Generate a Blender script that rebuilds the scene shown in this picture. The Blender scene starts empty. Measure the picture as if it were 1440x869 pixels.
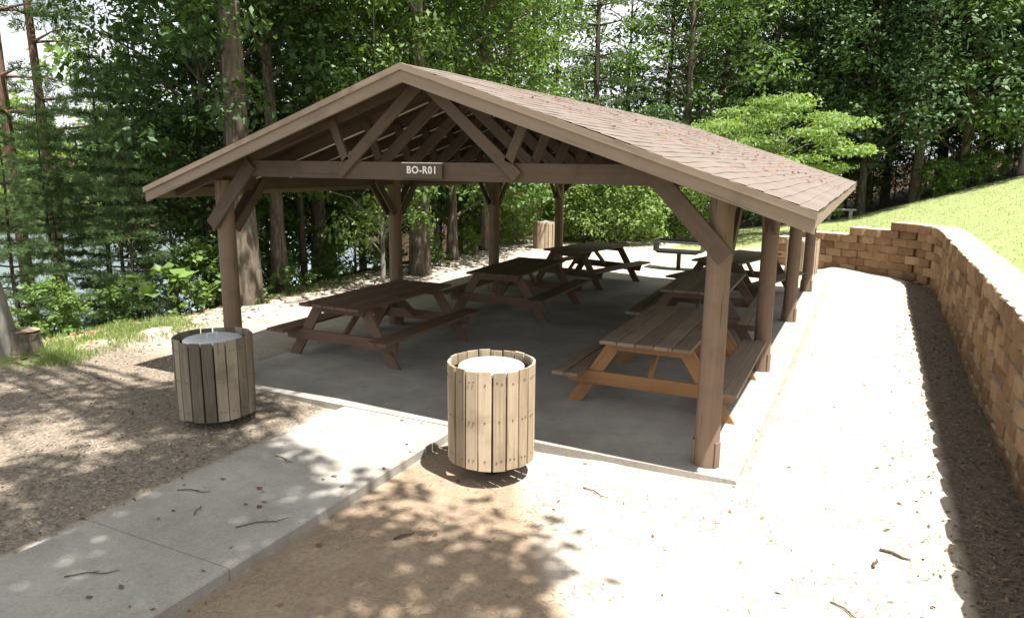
import bpy, bmesh, math, random
import numpy as np
from mathutils import Vector, Matrix, noise as mnoise

R = math.radians
rng = np.random.default_rng(7)
random.seed(7)
sc = bpy.context.scene
col = sc.collection

# ------------------------------------------------------------------ helpers
class MB:
    """collects boards, rods, prisms and leaf quads; build() links them as ONE mesh object"""
    def __init__(s): s.v = []; s.f = []; s.uv = []; s.mi = []
    def face(s, idx, uvs, m=0):
        s.f.append(idx); s.uv.extend(uvs); s.mi.append(m)
    def board(s, a, b, w, t, n=(0, 0, 1), c=.004, m=0, jit=0):
        """board from a to b, width w across, thickness t along n (chamfered long edges)"""
        a = Vector(a); b = Vector(b); d = (b - a); L = d.length; d.normalize()
        n = Vector(n); n = (n - d * n.dot(d)).normalized(); q = d.cross(n)
        x, y = w / 2, t / 2
        pr = [(-x + c, -y), (x - c, -y), (x, -y + c), (x, y - c), (x - c, y), (-x + c, y), (-x, y - c), (-x, -y + c)]
        o = len(s.v); ou = random.random() * 20; ov = random.random() * 20
        for base in (a, b):
            for (i, j) in pr:
                e = base + q * i + n * j
                s.v.append(e)
        per = [0]
        for k in range(8):
            p0, p1 = pr[k], pr[(k + 1) % 8]
            per.append(per[-1] + math.hypot(p1[0] - p0[0], p1[1] - p0[1]))
        for k in range(8):
            k2 = (k + 1) % 8
            s.face((o + k, o + k2, o + 8 + k2, o + 8 + k),
                   [(ou, ov + per[k]), (ou, ov + per[k + 1]), (ou + L, ov + per[k + 1]), (ou + L, ov + per[k])], m)
        s.face(tuple(o + k for k in reversed(range(8))), [(ou + pr[k][1] * .2, ov + pr[k][0]) for k in reversed(range(8))], m)
        s.face(tuple(o + 8 + k for k in range(8)), [(ou + pr[k][1] * .2, ov + pr[k][0]) for k in range(8)], m)
        return s
    def box(s, x0, x1, y0, y1, z0, z1, c=.004, m=0):
        # grain along the longest side
        L = [x1 - x0, y1 - y0, z1 - z0]; cx, cy, cz = (x0 + x1) / 2, (y0 + y1) / 2, (z0 + z1) / 2
        if L[2] >= L[0] and L[2] >= L[1]: return s.board((cx, cy, z0), (cx, cy, z1), L[0], L[1], (0, 1, 0), c, m)
        if L[0] >= L[1]: return s.board((x0, cy, cz), (x1, cy, cz), L[1], L[2], (0, 0, 1), c, m)
        return s.board((cx, y0, cz), (cx, y1, cz), L[0], L[2], (0, 0, 1), c, m)
    def rod(s, pts, rad, n=12, m=0, cap=True, wob=0):
        pts = [Vector(p) for p in pts]; o = len(s.v); ou = random.random() * 20; L = 0; ls = []
        ref = Vector((0, 1, 0)) if abs((pts[-1] - pts[0]).normalized().y) < .9 else Vector((1, 0, 0))
        for i, p in enumerate(pts):
            d = (pts[min(i + 1, len(pts) - 1)] - pts[max(i - 1, 0)]).normalized()
            u = (ref - d * ref.dot(d)).normalized(); w = d.cross(u)
            r = rad[i] if hasattr(rad, '__len__') else rad
            if i: L += (p - pts[i - 1]).length
            ls.append(L)
            for k in range(n):
                a = 2 * math.pi * k / n; rr = r * (1 + (random.random() - .5) * wob)
                s.v.append(p + u * (math.cos(a) * rr) + w * (math.sin(a) * rr))
        for i in range(len(pts) - 1):
            r = rad[i] if hasattr(rad, '__len__') else rad
            for k in range(n):
                k2 = (k + 1) % n; c0 = 2 * math.pi * r * k / n; c1 = 2 * math.pi * r * (k + 1) / n
                s.face((o + i * n + k, o + i * n + k2, o + (i + 1) * n + k2, o + (i + 1) * n + k),
                       [(ou + ls[i], c0), (ou + ls[i], c1), (ou + ls[i + 1], c1), (ou + ls[i + 1], c0)], m)
        if cap:
            s.face(tuple(o + k for k in reversed(range(n))), [(ou + .01 * math.cos(k), .3 * math.sin(k)) for k in range(n)], m)
            e = o + (len(pts) - 1) * n
            s.face(tuple(e + k for k in range(n)), [(ou + .01 * math.cos(k), .3 * math.sin(k)) for k in range(n)], m)
        return s
    def prism(s, poly, off, m=0):
        """polygon (list of 3D points) extruded by the vector off"""
        poly = [Vector(p) for p in poly]; off = Vector(off); n = len(poly); o = len(s.v)
        s.v.extend(poly); s.v.extend([p + off for p in poly]); ou = random.random() * 20; ov = random.random() * 20
        dirs = max(((poly[(i + 1) % n] - poly[i]) for i in range(n)), key=lambda q: q.length).normalized()
        def uv(p): 
            r = p - poly[0]; return (ou + r.dot(dirs), ov + (r - dirs * r.dot(dirs)).length)
        s.face(tuple(o + k for k in range(n)), [uv(p) for p in poly], m)
        s.face(tuple(o + n + k for k in reversed(range(n))), [uv(p) for p in reversed(poly)], m)
        for k in range(n):
            k2 = (k + 1) % n
            L = (poly[k2] - poly[k]).length
            s.face((o + k2, o + k, o + n + k, o + n + k2), [(ou + L, ov), (ou, ov), (ou, ov + off.length), (ou + L, ov + off.length)], m)
        return s
    def lathe(s, prof, n=40, cx=0, cy=0, m=0):
        o = len(s.v)
        for (r, z) in prof:
            for k in range(n):
                a = 2 * math.pi * k / n; s.v.append(Vector((cx + r * math.cos(a), cy + r * math.sin(a), z)))
        for i in range(len(prof) - 1):
            for k in range(n):
                k2 = (k + 1) % n
                s.face((o + i * n + k, o + i * n + k2, o + (i + 1) * n + k2, o + (i + 1) * n + k), [(0, 0)] * 4, m)
        return s
    def build(s, name, mats, parent=None, smooth=False, recalc=True):
        me = bpy.data.meshes.new(name)
        me.from_pydata([tuple(v) for v in s.v], [], s.f)
        if not isinstance(mats, (list, tuple)): mats = [mats]
        for mm in mats: me.materials.append(mm)
        me.polygons.foreach_set('material_index', s.mi)
        ul = me.uv_layers.new(name='UVMap')
        ul.data.foreach_set('uv', [c for u in s.uv for c in u])
        if recalc:
            bm = bmesh.new(); bm.from_mesh(me); bmesh.ops.recalc_face_normals(bm, faces=bm.faces); bm.to_mesh(me); bm.free()
        if smooth:
            me.polygons.foreach_set('use_smooth', [True] * len(me.polygons))
            try: me.set_sharp_from_angle(angle=R(40))
            except Exception: pass
        me.update()
        o = bpy.data.objects.new(name, me); col.objects.link(o)
        if parent: o.parent = parent
        return o

def tag(o, label=None, cat=None, group=None, kind=None):
    if label: o['label'] = label
    if cat: o['category'] = cat
    if group: o['group'] = group
    if kind: o['kind'] = kind
    return o

def empty(name, loc=(0, 0, 0), rz=0):
    o = bpy.data.objects.new(name, None); col.objects.link(o); o.location = loc; o.rotation_euler = (0, 0, rz)
    o.empty_display_size = .2
    return o

KIDS = {}
def copy_tree(o, parent=None):
    c = o.copy(); col.objects.link(c)
    if parent: c.parent = parent
    for ch in [k for k in o.children]:
        copy_tree(ch, c)
    return c

# ------------------------------------------------------------------ materials
def mat(name):
    m = bpy.data.materials.new(name); m.use_nodes = True
    nt = m.node_tree; nt.nodes.clear()
    return m, nt, nt.nodes, nt.links
def N(nt, typ, **kw):
    n = nt.nodes.new(typ)
    for k, v in kw.items():
        if k in n.inputs: n.inputs[k].default_value = v
        else: setattr(n, k, v)
    return n
def ramp(nt, fac, stops):
    r = nt.nodes.new('ShaderNodeValToRGB'); e = r.color_ramp.elements
    while len(e) < len(stops): e.new(.5)
    for i, (p, c) in enumerate(stops):
        e[i].position = p; e[i].color = (*c, 1) if len(c) == 3 else c
    nt.links.new(fac, r.inputs[0]); return r.outputs[0]
def mix(nt, f, a, b, blend='MIX'):
    m = nt.nodes.new('ShaderNodeMix'); m.data_type = 'RGBA'; m.blend_type = blend
    for s, v in ((m.inputs[0], f), (m.inputs[6], a), (m.inputs[7], b)):
        if hasattr(v, 'default_value') or hasattr(v, 'is_output'): nt.links.new(v, s)
        else: s.default_value = v if not isinstance(v, tuple) else ((*v, 1) if len(v) == 3 else v)
    return m.outputs[2]
def mth(nt, op, a, b=0.0, clamp=False):
    m = nt.nodes.new('ShaderNodeMath'); m.operation = op; m.use_clamp = clamp
    for s, v in ((m.inputs[0], a), (m.inputs[1], b)):
        if isinstance(v, (int, float)): s.default_value = v
        else: nt.links.new(v, s)
    return m.outputs[0]
def noi(nt, vec, scale, detail=4, rough=.55):
    n = N(nt, 'ShaderNodeTexNoise'); n.inputs['Scale'].default_value = scale; n.inputs['Detail'].default_value = detail
    n.inputs['Roughness'].default_value = rough
    if vec is not None: nt.links.new(vec, n.inputs['Vector'])
    return n.outputs['Fac']
def mapping(nt, src, scale):
    mp = nt.nodes.new('ShaderNodeMapping'); mp.inputs['Scale'].default_value = scale
    nt.links.new(src, mp.inputs['Vector']); return mp.outputs[0]
def finish(nt, colr, rough=.8, bump=None, bstr=.3, bdist=.01, metal=0, spec=.3):
    b = nt.nodes.new('ShaderNodeBsdfPrincipled'); o = nt.nodes.new('ShaderNodeOutputMaterial')
    if isinstance(colr, tuple): b.inputs['Base Color'].default_value = (*colr, 1)
    else: nt.links.new(colr, b.inputs['Base Color'])
    if isinstance(rough, (int, float)): b.inputs['Roughness'].default_value = rough
    else: nt.links.new(rough, b.inputs['Roughness'])
    b.inputs['Metallic'].default_value = metal
    b.inputs['Specular IOR Level'].default_value = spec
    if bump is not None:
        bp = nt.nodes.new('ShaderNodeBump'); bp.inputs['Strength'].default_value = bstr; bp.inputs['Distance'].default_value = bdist
        nt.links.new(bump, bp.inputs['Height']); nt.links.new(bp.outputs[0], b.inputs['Normal'])
    nt.links.new(b.outputs[0], o.inputs[0])
    return b

def wood(name, dark, light, rough=.75, grain=1.0, var=.35, knots=True):
    m, nt, ns, lk = mat(name)
    uv = N(nt, 'ShaderNodeUVMap', uv_map='UVMap').outputs[0]
    g = noi(nt, mapping(nt, uv, (1.3 * grain, 42 * grain, 1)), 1.0, 6, .65)
    big = noi(nt, mapping(nt, uv, (.9, 3, 1)), 1.6, 3)
    isl = N(nt, 'ShaderNodeNewGeometry').outputs['Random Per Island']
    f = mth(nt, 'ADD', mth(nt, 'MULTIPLY', g, .75), mth(nt, 'MULTIPLY', big, .25))
    f = mth(nt, 'ADD', f, mth(nt, 'MULTIPLY', mth(nt, 'SUBTRACT', isl, .5), var))
    c = ramp(nt, f, [(.25, dark), (.72, light)])
    tc = N(nt, 'ShaderNodeTexCoord').outputs['Object']
    st = noi(nt, tc, 3.1, 4)
    c = mix(nt, mth(nt, 'MULTIPLY', ramp(nt, st, [(.52, (0, 0, 0)), (.7, (1, 1, 1))]), .35), c, tuple(x * .55 for x in dark))
    ck = ramp(nt, noi(nt, mapping(nt, uv, (.75, 26, 1)), 1.0, 3, .5), [(.655, (0, 0, 0)), (.69, (1, 1, 1))])
    c = mix(nt, mth(nt, 'MULTIPLY', ck, .7), c, tuple(x * .3 for x in dark))
    finish(nt, c, rough, g, .35, .004)
    return m

M = {}
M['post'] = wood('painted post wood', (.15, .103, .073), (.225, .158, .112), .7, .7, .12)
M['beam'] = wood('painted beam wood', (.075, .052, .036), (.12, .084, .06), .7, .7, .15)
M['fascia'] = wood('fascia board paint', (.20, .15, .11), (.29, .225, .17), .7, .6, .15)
M['table_new'] = wood('orange stained table wood', (.225, .115, .046), (.36, .20, .09), .65, .8, .25)
M['table_top'] = wood('worn table top boards', (.155, .112, .08), (.275, .208, .152), .7, .9, .3)
M['table_old'] = wood('old brown table wood', (.095, .064, .044), (.165, .115, .08), .75, .9, .25)
M['table_red'] = wood('old reddish table wood', (.11, .07, .05), (.18, .115, .082), .7, .9, .25)
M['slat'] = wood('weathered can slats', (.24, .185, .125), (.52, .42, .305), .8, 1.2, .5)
M['slat_shaded'] = wood('shade darkened can slats', (.115, .097, .076), (.29, .245, .19), .82, 1.2, .55)  # darker copy of the slats, the left can's shade put into the colour
M['pale'] = wood('painted light slit', (.60, .55, .48), (.78, .73, .66), .8, .8, .1)  # pale colour that stands in for light showing under the roof
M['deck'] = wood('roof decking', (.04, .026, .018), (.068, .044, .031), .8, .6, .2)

def bark(name, c0, c1, sc_=1.0):
    m, nt, ns, lk = mat(name)
    tc = N(nt, 'ShaderNodeTexCoord').outputs['Object']
    v = mapping(nt, tc, (9 * sc_, 9 * sc_, 1.6 * sc_))
    g = noi(nt, v, 1.6, 6, .7); b = noi(nt, tc, .9, 3)
    c = ramp(nt, g, [(.35, c0), (.65, c1)])
    lich = noi(nt, tc, 4.5, 5, .7)
    c = mix(nt, ramp(nt, lich, [(.58, (0, 0, 0)), (.68, (.55, .55, .55))]), c, (.22, .23, .19))
    finish(nt, c, .9, g, .9, .03)
    return m
M['bark'] = bark('grey brown bark', (.055, .042, .032), (.19, .155, .12))
M['bark_grey'] = bark('pale grey bark', (.12, .11, .10), (.30, .28, .25))
M['bark_pine'] = bark('reddish pine bark', (.09, .05, .035), (.25, .15, .105))
M['bark_dark'] = bark('dark wet bark', (.03, .024, .018), (.10, .08, .06))

def leaf(name, c0, c1, trans=.38, tcol=None):
    m, nt, ns, lk = mat(name)
    isl = N(nt, 'ShaderNodeNewGeometry').outputs['Random Per Island']
    oi = N(nt, 'ShaderNodeObjectInfo').outputs['Random']
    f = mth(nt, 'ADD', mth(nt, 'MULTIPLY', isl, .8), mth(nt, 'MULTIPLY', oi, .3), True)
    c = ramp(nt, f, [(0, c0), (.75, c1), (1, tuple(min(1, x * 1.25) for x in c1))])
    tc = tcol or tuple(min(1, x) for x in (c1[0] * 1.5, c1[1] * 1.35, c1[2] * .7))
    d = N(nt, 'ShaderNodeBsdfDiffuse'); lk.new(c, d.inputs[0])
    t = N(nt, 'ShaderNodeBsdfTranslucent'); t.inputs[0].default_value = (*tc, 1)
    a = N(nt, 'ShaderNodeMixShader'); a.inputs[0].default_value = trans
    lk.new(d.outputs[0], a.inputs[1]); lk.new(t.outputs[0], a.inputs[2])
    g = N(nt, 'ShaderNodeBsdfGlossy'); g.inputs['Roughness'].default_value = .55; g.inputs[0].default_value = (.9, .95, .9, 1)
    b = N(nt, 'ShaderNodeMixShader'); b.inputs[0].default_value = .03
    lk.new(a.outputs[0], b.inputs[1]); lk.new(g.outputs[0], b.inputs[2])
    o = N(nt, 'ShaderNodeOutputMaterial'); lk.new(b.outputs[0], o.inputs[0])
    return m
M['leaf_dark'] = leaf('dark broad leaves', (.022, .052, .014), (.048, .10, .024), .34)
M['leaf_mid'] = leaf('mid green leaves', (.045, .095, .02), (.092, .168, .038), .4)
M['leaf_light'] = leaf('light green leaves', (.075, .14, .03), (.145, .235, .055), .42)
M['leaf_bush'] = leaf('sunlit bush leaves', (.095, .17, .04), (.19, .29, .08), .45)
M['leaf_blue'] = leaf('waxy dark leaves', (.034, .074, .03), (.072, .128, .054), .26)
M['needle'] = leaf('soft pine needles', (.06, .11, .042), (.115, .185, .075), .4)
M['grass'] = leaf('grass blades', (.12, .18, .05), (.24, .31, .11), .4)
M['litter'] = leaf('dry brown leaves', (.09, .05, .028), (.24, .15, .085), .1, (.2, .12, .06))
M['straw'] = leaf('dry straw', (.10, .07, .045), (.34, .26, .17), .05, (.2, .15, .1))
M['red_leaf'] = leaf('red fallen leaves', (.11, .04, .028), (.25, .095, .06), .12, (.25, .07, .04))
M['chips'] = leaf('wood chips', (.11, .085, .065), (.34, .28, .22), .02, (.1, .1, .1))

def concrete():
    m, nt, ns, lk = mat('worn concrete')
    tc = N(nt, 'ShaderNodeTexCoord').outputs['Object']
    a = noi(nt, tc, 1.1, 5, .6); b = noi(nt, tc, 60, 3, .7); s = noi(nt, tc, 5, 6, .7)
    c = ramp(nt, a, [(.34, (.205, .188, .165)), (.66, (.40, .376, .342))])
    c = mix(nt, mth(nt, 'MULTIPLY', ramp(nt, s, [(.5, (0, 0, 0)), (.72, (1, 1, 1))]), .6), c, (.19, .155, .118))
    c = mix(nt, .35, c, ramp(nt, b, [(.3, (.2, .19, .17)), (.7, (.5, .47, .43))]))
    finish(nt, c, .85, mth(nt, 'ADD', mth(nt, 'MULTIPLY', b, .4), s), .35, .008)
    return m
M['concrete'] = concrete()

def ground_mat():
    m, nt, ns, lk = mat('sandy ground and grass')
    tc = N(nt, 'ShaderNodeTexCoord').outputs['Object']
    def att(n): return N(nt, 'ShaderNodeAttribute', attribute_name=n).outputs['Fac']
    n1 = noi(nt, tc, .55, 5, .6); n2 = noi(nt, tc, 3.2, 6, .65); n3 = noi(nt, tc, 26, 5, .7); n4 = noi(nt, tc, 95, 3, .7)
    vo = N(nt, 'ShaderNodeTexVoronoi', feature='F1'); vo.inputs['Scale'].default_value = 55
    lk.new(tc, vo.inputs['Vector'])
    grit = mth(nt, 'ADD', mth(nt, 'MULTIPLY', n3, .55), mth(nt, 'MULTIPLY', n4, .45))
    sand = ramp(nt, n2, [(.25, (.34, .295, .245)), (.5, (.45, .40, .345)), (.78, (.54, .50, .45))])
    sand = mix(nt, .5, sand, ramp(nt, grit, [(.36, (.12, .09, .065)), (.47, (.40, .345, .285)), (.64, (.60, .55, .48))]))
    stain = ramp(nt, noi(nt, tc, 1.3, 6, .7), [(.50, (0, 0, 0)), (.68, (1, 1, 1))])
    sand = mix(nt, mth(nt, 'MULTIPLY', stain, .6), sand, (.37, .30, .215))
    warm = ramp(nt, n2, [(.3, (.22, .155, .105)), (.7, (.36, .275, .195))])
    warm = mix(nt, .5, warm, ramp(nt, grit, [(.35, (.14, .095, .065)), (.68, (.46, .37, .275))]))
    mul = ramp(nt, grit, [(.36, (.075, .058, .045)), (.5, (.20, .165, .13)), (.66, (.39, .34, .28))])
    mul = mix(nt, .4, mul, ramp(nt, vo.outputs['Color'], [(.2, (.10, .078, .06)), (.8, (.36, .31, .25))]))
    gr = ramp(nt, n3, [(.3, (.165, .205, .075)), (.7, (.28, .33, .14))])
    gr = mix(nt, .45, gr, ramp(nt, n2, [(.3, (.16, .215, .07)), (.75, (.37, .36, .20))]))
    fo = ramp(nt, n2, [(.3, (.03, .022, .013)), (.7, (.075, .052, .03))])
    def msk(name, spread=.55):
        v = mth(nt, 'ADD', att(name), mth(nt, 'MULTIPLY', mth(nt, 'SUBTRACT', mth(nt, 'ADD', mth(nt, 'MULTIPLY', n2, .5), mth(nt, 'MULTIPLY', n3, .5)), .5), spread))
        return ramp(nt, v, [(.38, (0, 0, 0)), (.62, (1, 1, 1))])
    c = mix(nt, msk('warm', .9), sand, warm)
    c = mix(nt, msk('mulch', .9), c, mul)
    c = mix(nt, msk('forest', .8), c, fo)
    c = mix(nt, msk('wall_shade', .8), c, ramp(nt, grit, [(.36, (.05, .038, .03)), (.5, (.125, .10, .08)), (.68, (.26, .22, .185))]))  # wall's shadow on the ground, darkened into the colour
    c = mix(nt, msk('grass', .9), c, gr)
    finish(nt, c, .95, mth(nt, 'ADD', mth(nt, 'MULTIPLY', n2, .6), grit), .8, .025, 0, .1)
    return m
M['ground'] = ground_mat()

def shingle_mat():
    m, nt, ns, lk = mat('brown asphalt shingles')
    uv = N(nt, 'ShaderNodeUVMap', uv_map='UVMap').outputs[0]
    br = N(nt, 'ShaderNodeTexBrick'); lk.new(uv, br.inputs['Vector'])
    br.inputs['Scale'].default_value = 1; br.inputs['Brick Width'].default_value = .165; br.inputs['Row Height'].default_value = .142
    br.inputs['Mortar Size'].default_value = .003; br.inputs['Color1'].default_value = (.135, .108, .096, 1)
    br.inputs['Color2'].default_value = (.165, .135, .12, 1); br.inputs['Mortar'].default_value = (.115, .092, .08, 1)
    tc = N(nt, 'ShaderNodeTexCoord').outputs['Object']
    g = noi(nt, tc, 130, 2, .8); s = noi(nt, tc, 1.3, 5, .65)
    c = mix(nt, .35, br.outputs['Color'], ramp(nt, g, [(.3, (.075, .058, .05)), (.7, (.29, .245, .22))]))
    c = mix(nt, mth(nt, 'MULTIPLY', ramp(nt, s, [(.45, (0, 0, 0)), (.75, (1, 1, 1))]), .5), c, (.22, .18, .16))
    finish(nt, c, .95, g, .4, .006, 0, .15)
    return m
M['shingle'] = shingle_mat()

def block_mat():
    m, nt, ns, lk = mat('tan split face blocks')
    tc = N(nt, 'ShaderNodeTexCoord').outputs['Object']
    isl = N(nt, 'ShaderNodeNewGeometry').outputs['Random Per Island']
    a = noi(nt, tc, 14, 6, .75); b = noi(nt, tc, 70, 3, .7); s = noi(nt, tc, 1.4, 4)
    f = mth(nt, 'ADD', mth(nt, 'MULTIPLY', a, .6), mth(nt, 'MULTIPLY', isl, .42))
    c = ramp(nt, f, [(.28, (.175, .105, .06)), (.52, (.30, .19, .11)), (.8, (.44, .315, .20))])
    c = mix(nt, mth(nt, 'MULTIPLY', ramp(nt, s, [(.5, (0, 0, 0)), (.7, (1, 1, 1))]), .45), c, (.17, .11, .07))
    sx = N(nt, 'ShaderNodeSeparateXYZ'); lk.new(N(nt, 'ShaderNodeNewGeometry').outputs['True Normal'], sx.inputs[0])
    sunlit_top = mth(nt, 'MULTIPLY', ramp(nt, sx.outputs['Z'], [(.75, (0, 0, 0)), (.95, (1, 1, 1))]), mth(nt, 'ADD', .55, mth(nt, 'MULTIPLY', a, .5)), True)
    c = mix(nt, sunlit_top, c, (.50, .44, .37))  # upward faces paler: sunlight on the block tops painted into the colour
    finish(nt, c, .92, mth(nt, 'ADD', a, mth(nt, 'MULTIPLY', b, .4)), 1.0, .03, 0, .15)
    return m
M['block'] = block_mat()

def simple(name, c, rough=.5, metal=0, nscale=20, amt=.35, bstr=.15):
    m, nt, ns, lk = mat(name)
    tc = N(nt, 'ShaderNodeTexCoord').outputs['Object']
    a = noi(nt, tc, nscale, 5, .65)
    cc = ramp(nt, a, [(.3, tuple(x * (1 - amt) for x in c)), (.7, tuple(min(1, x * (1 + amt * .6)) for x in c))])
    finish(nt, cc, rough, a, bstr, .004, metal, .4)
    return m
M['lid'] = simple('galvanised lid', (.66, .68, .70), .42, .35, 9, .14)
M['drum'] = simple('rusty drum steel', (.10, .05, .035), .75, .2, 14, .6)
M['hoop'] = simple('dark steel hoop', (.05, .045, .042), .6, .6, 20, .4)
M['iron'] = simple('black grill iron', (.035, .032, .03), .65, .5, 18, .5)
M['bolt'] = simple('dull bolt heads', (.16, .14, .12), .5, .7, 40, .3)
M['sign'] = simple('brown sign plate', (.085, .055, .036), .55, 0, 30, .2)
M['white'] = simple('white lettering and lit edge', (.78, .76, .72), .5, 0, 40, .06)
M['stump'] = simple('cut stump wood', (.36, .28, .20), .9, 0, 16, .5, .5)
M['twig'] = simple('dry twig bark', (.10, .07, .05), .9, 0, 40, .5, .4)
M['bench_stone'] = simple('pale concrete bench', (.33, .32, .30), .9, 0, 12, .2)

def water_mat():
    m, nt, ns, lk = mat('lake water')
    tc = N(nt, 'ShaderNodeTexCoord').outputs['Object']
    a = noi(nt, mapping(nt, tc, (1, 2.2, 1)), 1.7, 4, .6)
    b = finish(nt, (.17, .215, .24), .16, a, .25, .08, 0, .6)
    return m
M['water'] = water_mat()

# ------------------------------------------------------------------ ground
WX = 2.69
WALL = [(WX - .06, -6.4), (WX, 12.3), (2.6, 13.0), (2.28, 13.62), (1.75, 14.02), (1.1, 14.4), (0.0, 14.9), (-1.35, 15.35)]
def wall_sd(x, y):
    """signed distance to the wall line; positive on the hill side"""
    best = 1e9; sgn = -1
    for (ax, ay), (bx, by) in zip(WALL[:-1], WALL[1:]):
        dx, dy = bx - ax, by - ay; L2 = dx * dx + dy * dy
        t = max(0, min(1, ((x - ax) * dx + (y - ay) * dy) / L2))
        px, py = ax + t * dx, ay + t * dy
        d = math.hypot(x - px, y - py)
        if d < best - 1e-9:
            best = d; cr = dx * (y - ay) - dy * (x - ax); sgn = 1 if cr < 0 else -1
    return best * sgn
HX = [-60, -6.5, -4.5, -2, .5, 2.9, 6.8, 12, 30, 80]
HZ = [-.02, -.02, 0.0, .25, .62, 1.37, 2.5, 3.9, 7.5, 14]
def sm(a, b, v):
    t = max(0, min(1, (v - a) / (b - a))); return t * t * (3 - 2 * t)
def low(x, y):
    z = -.10 + .045 * sm(-1.5, -.9, x) * sm(-1.6, -.35, y) * (1 - sm(.5, 1.5, x))
    z += .07 * sm(-3.6, -5.6, x) + .03 * sm(-6, -8.5, x)
    z += .095 * sm(.05, .38, x) * sm(-.5, .9, y) * (1 - sm(1.6, 2.4, x))
    z += .08 * sm(10.5, 13, y)
    return z
def edge_x(y): return -10.9 + .35 * math.sin(y * .5) - 1.2 * sm(9, 30, y) * 0
def gz(x, y, sd=None):
    lo = low(x, y)
    if x < -7:
        e = edge_x(y)
        if x < e + .8:
            d = e + .8 - x; lo -= min(.46 * d * d / (d + 1.2), 8.5)
    hz = float(np.interp(x, HX, HZ))
    if x < 2.9:
        hz = max(hz, 1.36 - .2 * (2.9 - x)) * 1.0 if False else hz + max(0, (1.34 - .17 * (2.9 - x)) - hz) * math.exp(-(max(0, y - 15.3) / 4) ** 2) * sm(-3.2, -1.0, x)
    if sd is None: sd = wall_sd(x, y)
    beyond = sm(.12, .3, sd)
    if x < -1.35:   # past the wall's end the lawn runs down to the clearing
        beyond = sm(12.5, 20, y + .8 * (x + 1.35)) * (1 if y > 10 else 0)
    if y < 10 and x < WX: beyond = 0
    z = lo + (hz - lo) * beyond
    if beyond < .01 or beyond > .99:
        z += .018 * mnoise.noise(Vector((x * .9, y * .9, 0))) + .008 * mnoise.noise(Vector((x * 3.1, y * 3.1, 5)))
    return z
def lines(spec):
    out = []
    for a, b, st in spec:
        n = max(1, int(round((b - a) / st))); out += [a + (b - a) * i / n for i in range(n)]
    return out + [spec[-1][1]]
xs = lines([(-420, -60, 40), (-60, -24, 4), (-24, -14, .8), (-14, -7, .35), (-7, -2, .2), (-2, 2.4, .12), (2.4, 3.4, .07), (3.4, 8, .3), (8, 20, 1.2), (20, 90, 10)])
ys = lines([(-60, -12, 8), (-12, -5, .6), (-5, 3, .16), (3, 12.2, .25), (12.2, 16.4, .09), (16.4, 32, .4), (32, 60, 2), (60, 420, 40)])
V = []; A = {k: [] for k in ('grass', 'mulch', 'warm', 'forest', 'wall_shade')}
for y in ys:
    for x in xs:
        sd = wall_sd(x, y); z = gz(x, y, sd)
        if -6.42 < x < .31 and -.2 < y < 11.15: z = -.12
        if -4.06 < x < -2.66 and y < 0: z = -.12
        V.append((x, y, z))
        hill = (sd > .2 and y < 60 and x > -1.35) or (x <= -1.35 and y > 15)
        fy = np.interp(x, [-12, -8, -4, .5, 6.8, 20], [11, 16, 27, 29, 31, 34])
        fe = sm(-.8, .8, y - fy)
        if x > 2.8 or y > 14:
            gmask = .84 * (1 - fe) * (sm(.28, .5, sd) if x > -1.35 else sm(15.0, 18.5, y) * (.75 if x > -5 else .45))
        else: gmask = 0
        lb = sm(-8.4, -9.8, x + .25 * math.sin(y * 1.3)) * (1 - sm(-10.6, -11.6, x))   # grassy lip of the bank
        lbg = lb * (.75 if -1.2 < y < 2.2 else .35) if y < 16 else 0
        A['grass'].append(max(gmask, lbg))
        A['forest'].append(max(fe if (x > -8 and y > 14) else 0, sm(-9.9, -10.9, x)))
        A['mulch'].append(sm(-4.0, -4.6, x) * (1 - .55 * sm(-1.0, .8, y)) * (1 - sm(-9, -10.5, x)) if (y < 3 and x < -3) else (.25 * sm(-6.3, -7, x)))
        A['wall_shade'].append(.9 * sm(1.85, 2.25, x) if (y < 13.6 and sd < .2) else 0)  # mask for the painted shade along the foot of the wall
        sh = 0
        A['warm'].append(max(sm(.9, -.4, y * .6 + x * .9 + 2.2) * sm(-3.0, -2.2, x) * (1 if y < -.5 else 0), sh * .75))
nx = len(xs); F = []
for j in range(len(ys) - 1):
    for i in range(nx - 1):
        F.append((j * nx + i, j * nx + i + 1, (j + 1) * nx + i + 1, (j + 1) * nx + i))
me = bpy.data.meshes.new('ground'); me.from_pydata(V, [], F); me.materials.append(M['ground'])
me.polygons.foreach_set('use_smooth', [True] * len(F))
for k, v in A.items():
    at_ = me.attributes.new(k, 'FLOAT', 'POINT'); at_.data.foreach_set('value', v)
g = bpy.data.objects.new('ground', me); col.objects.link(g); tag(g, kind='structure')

# lake
mb = MB(); mb.v = [Vector(p) for p in ((-600, -300, -5), (-13, -300, -5), (-13, 600, -5), (-600, 600, -5))]
mb.face((0, 1, 2, 3), [(0, 0)] * 4)
o = mb.build('lake_water', M['water'], recalc=False); tag(o, kind='structure')

# slab and path
mb = MB(); mb.box(-6.42, .33, -.26, 11.2, -.16, 0.0, .015); o = mb.build('concrete_slab', M['concrete']); tag(o, kind='structure')
mb = MB()
for (y0, y1) in ((-3.383, -.266), (-6.5, -3.389), (-9.6, -6.506)): mb.box(-4.12, -2.6, y0, y1, -.2, -.006, .012)
o = mb.build('path', M['concrete']); tag(o, kind='structure')

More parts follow.
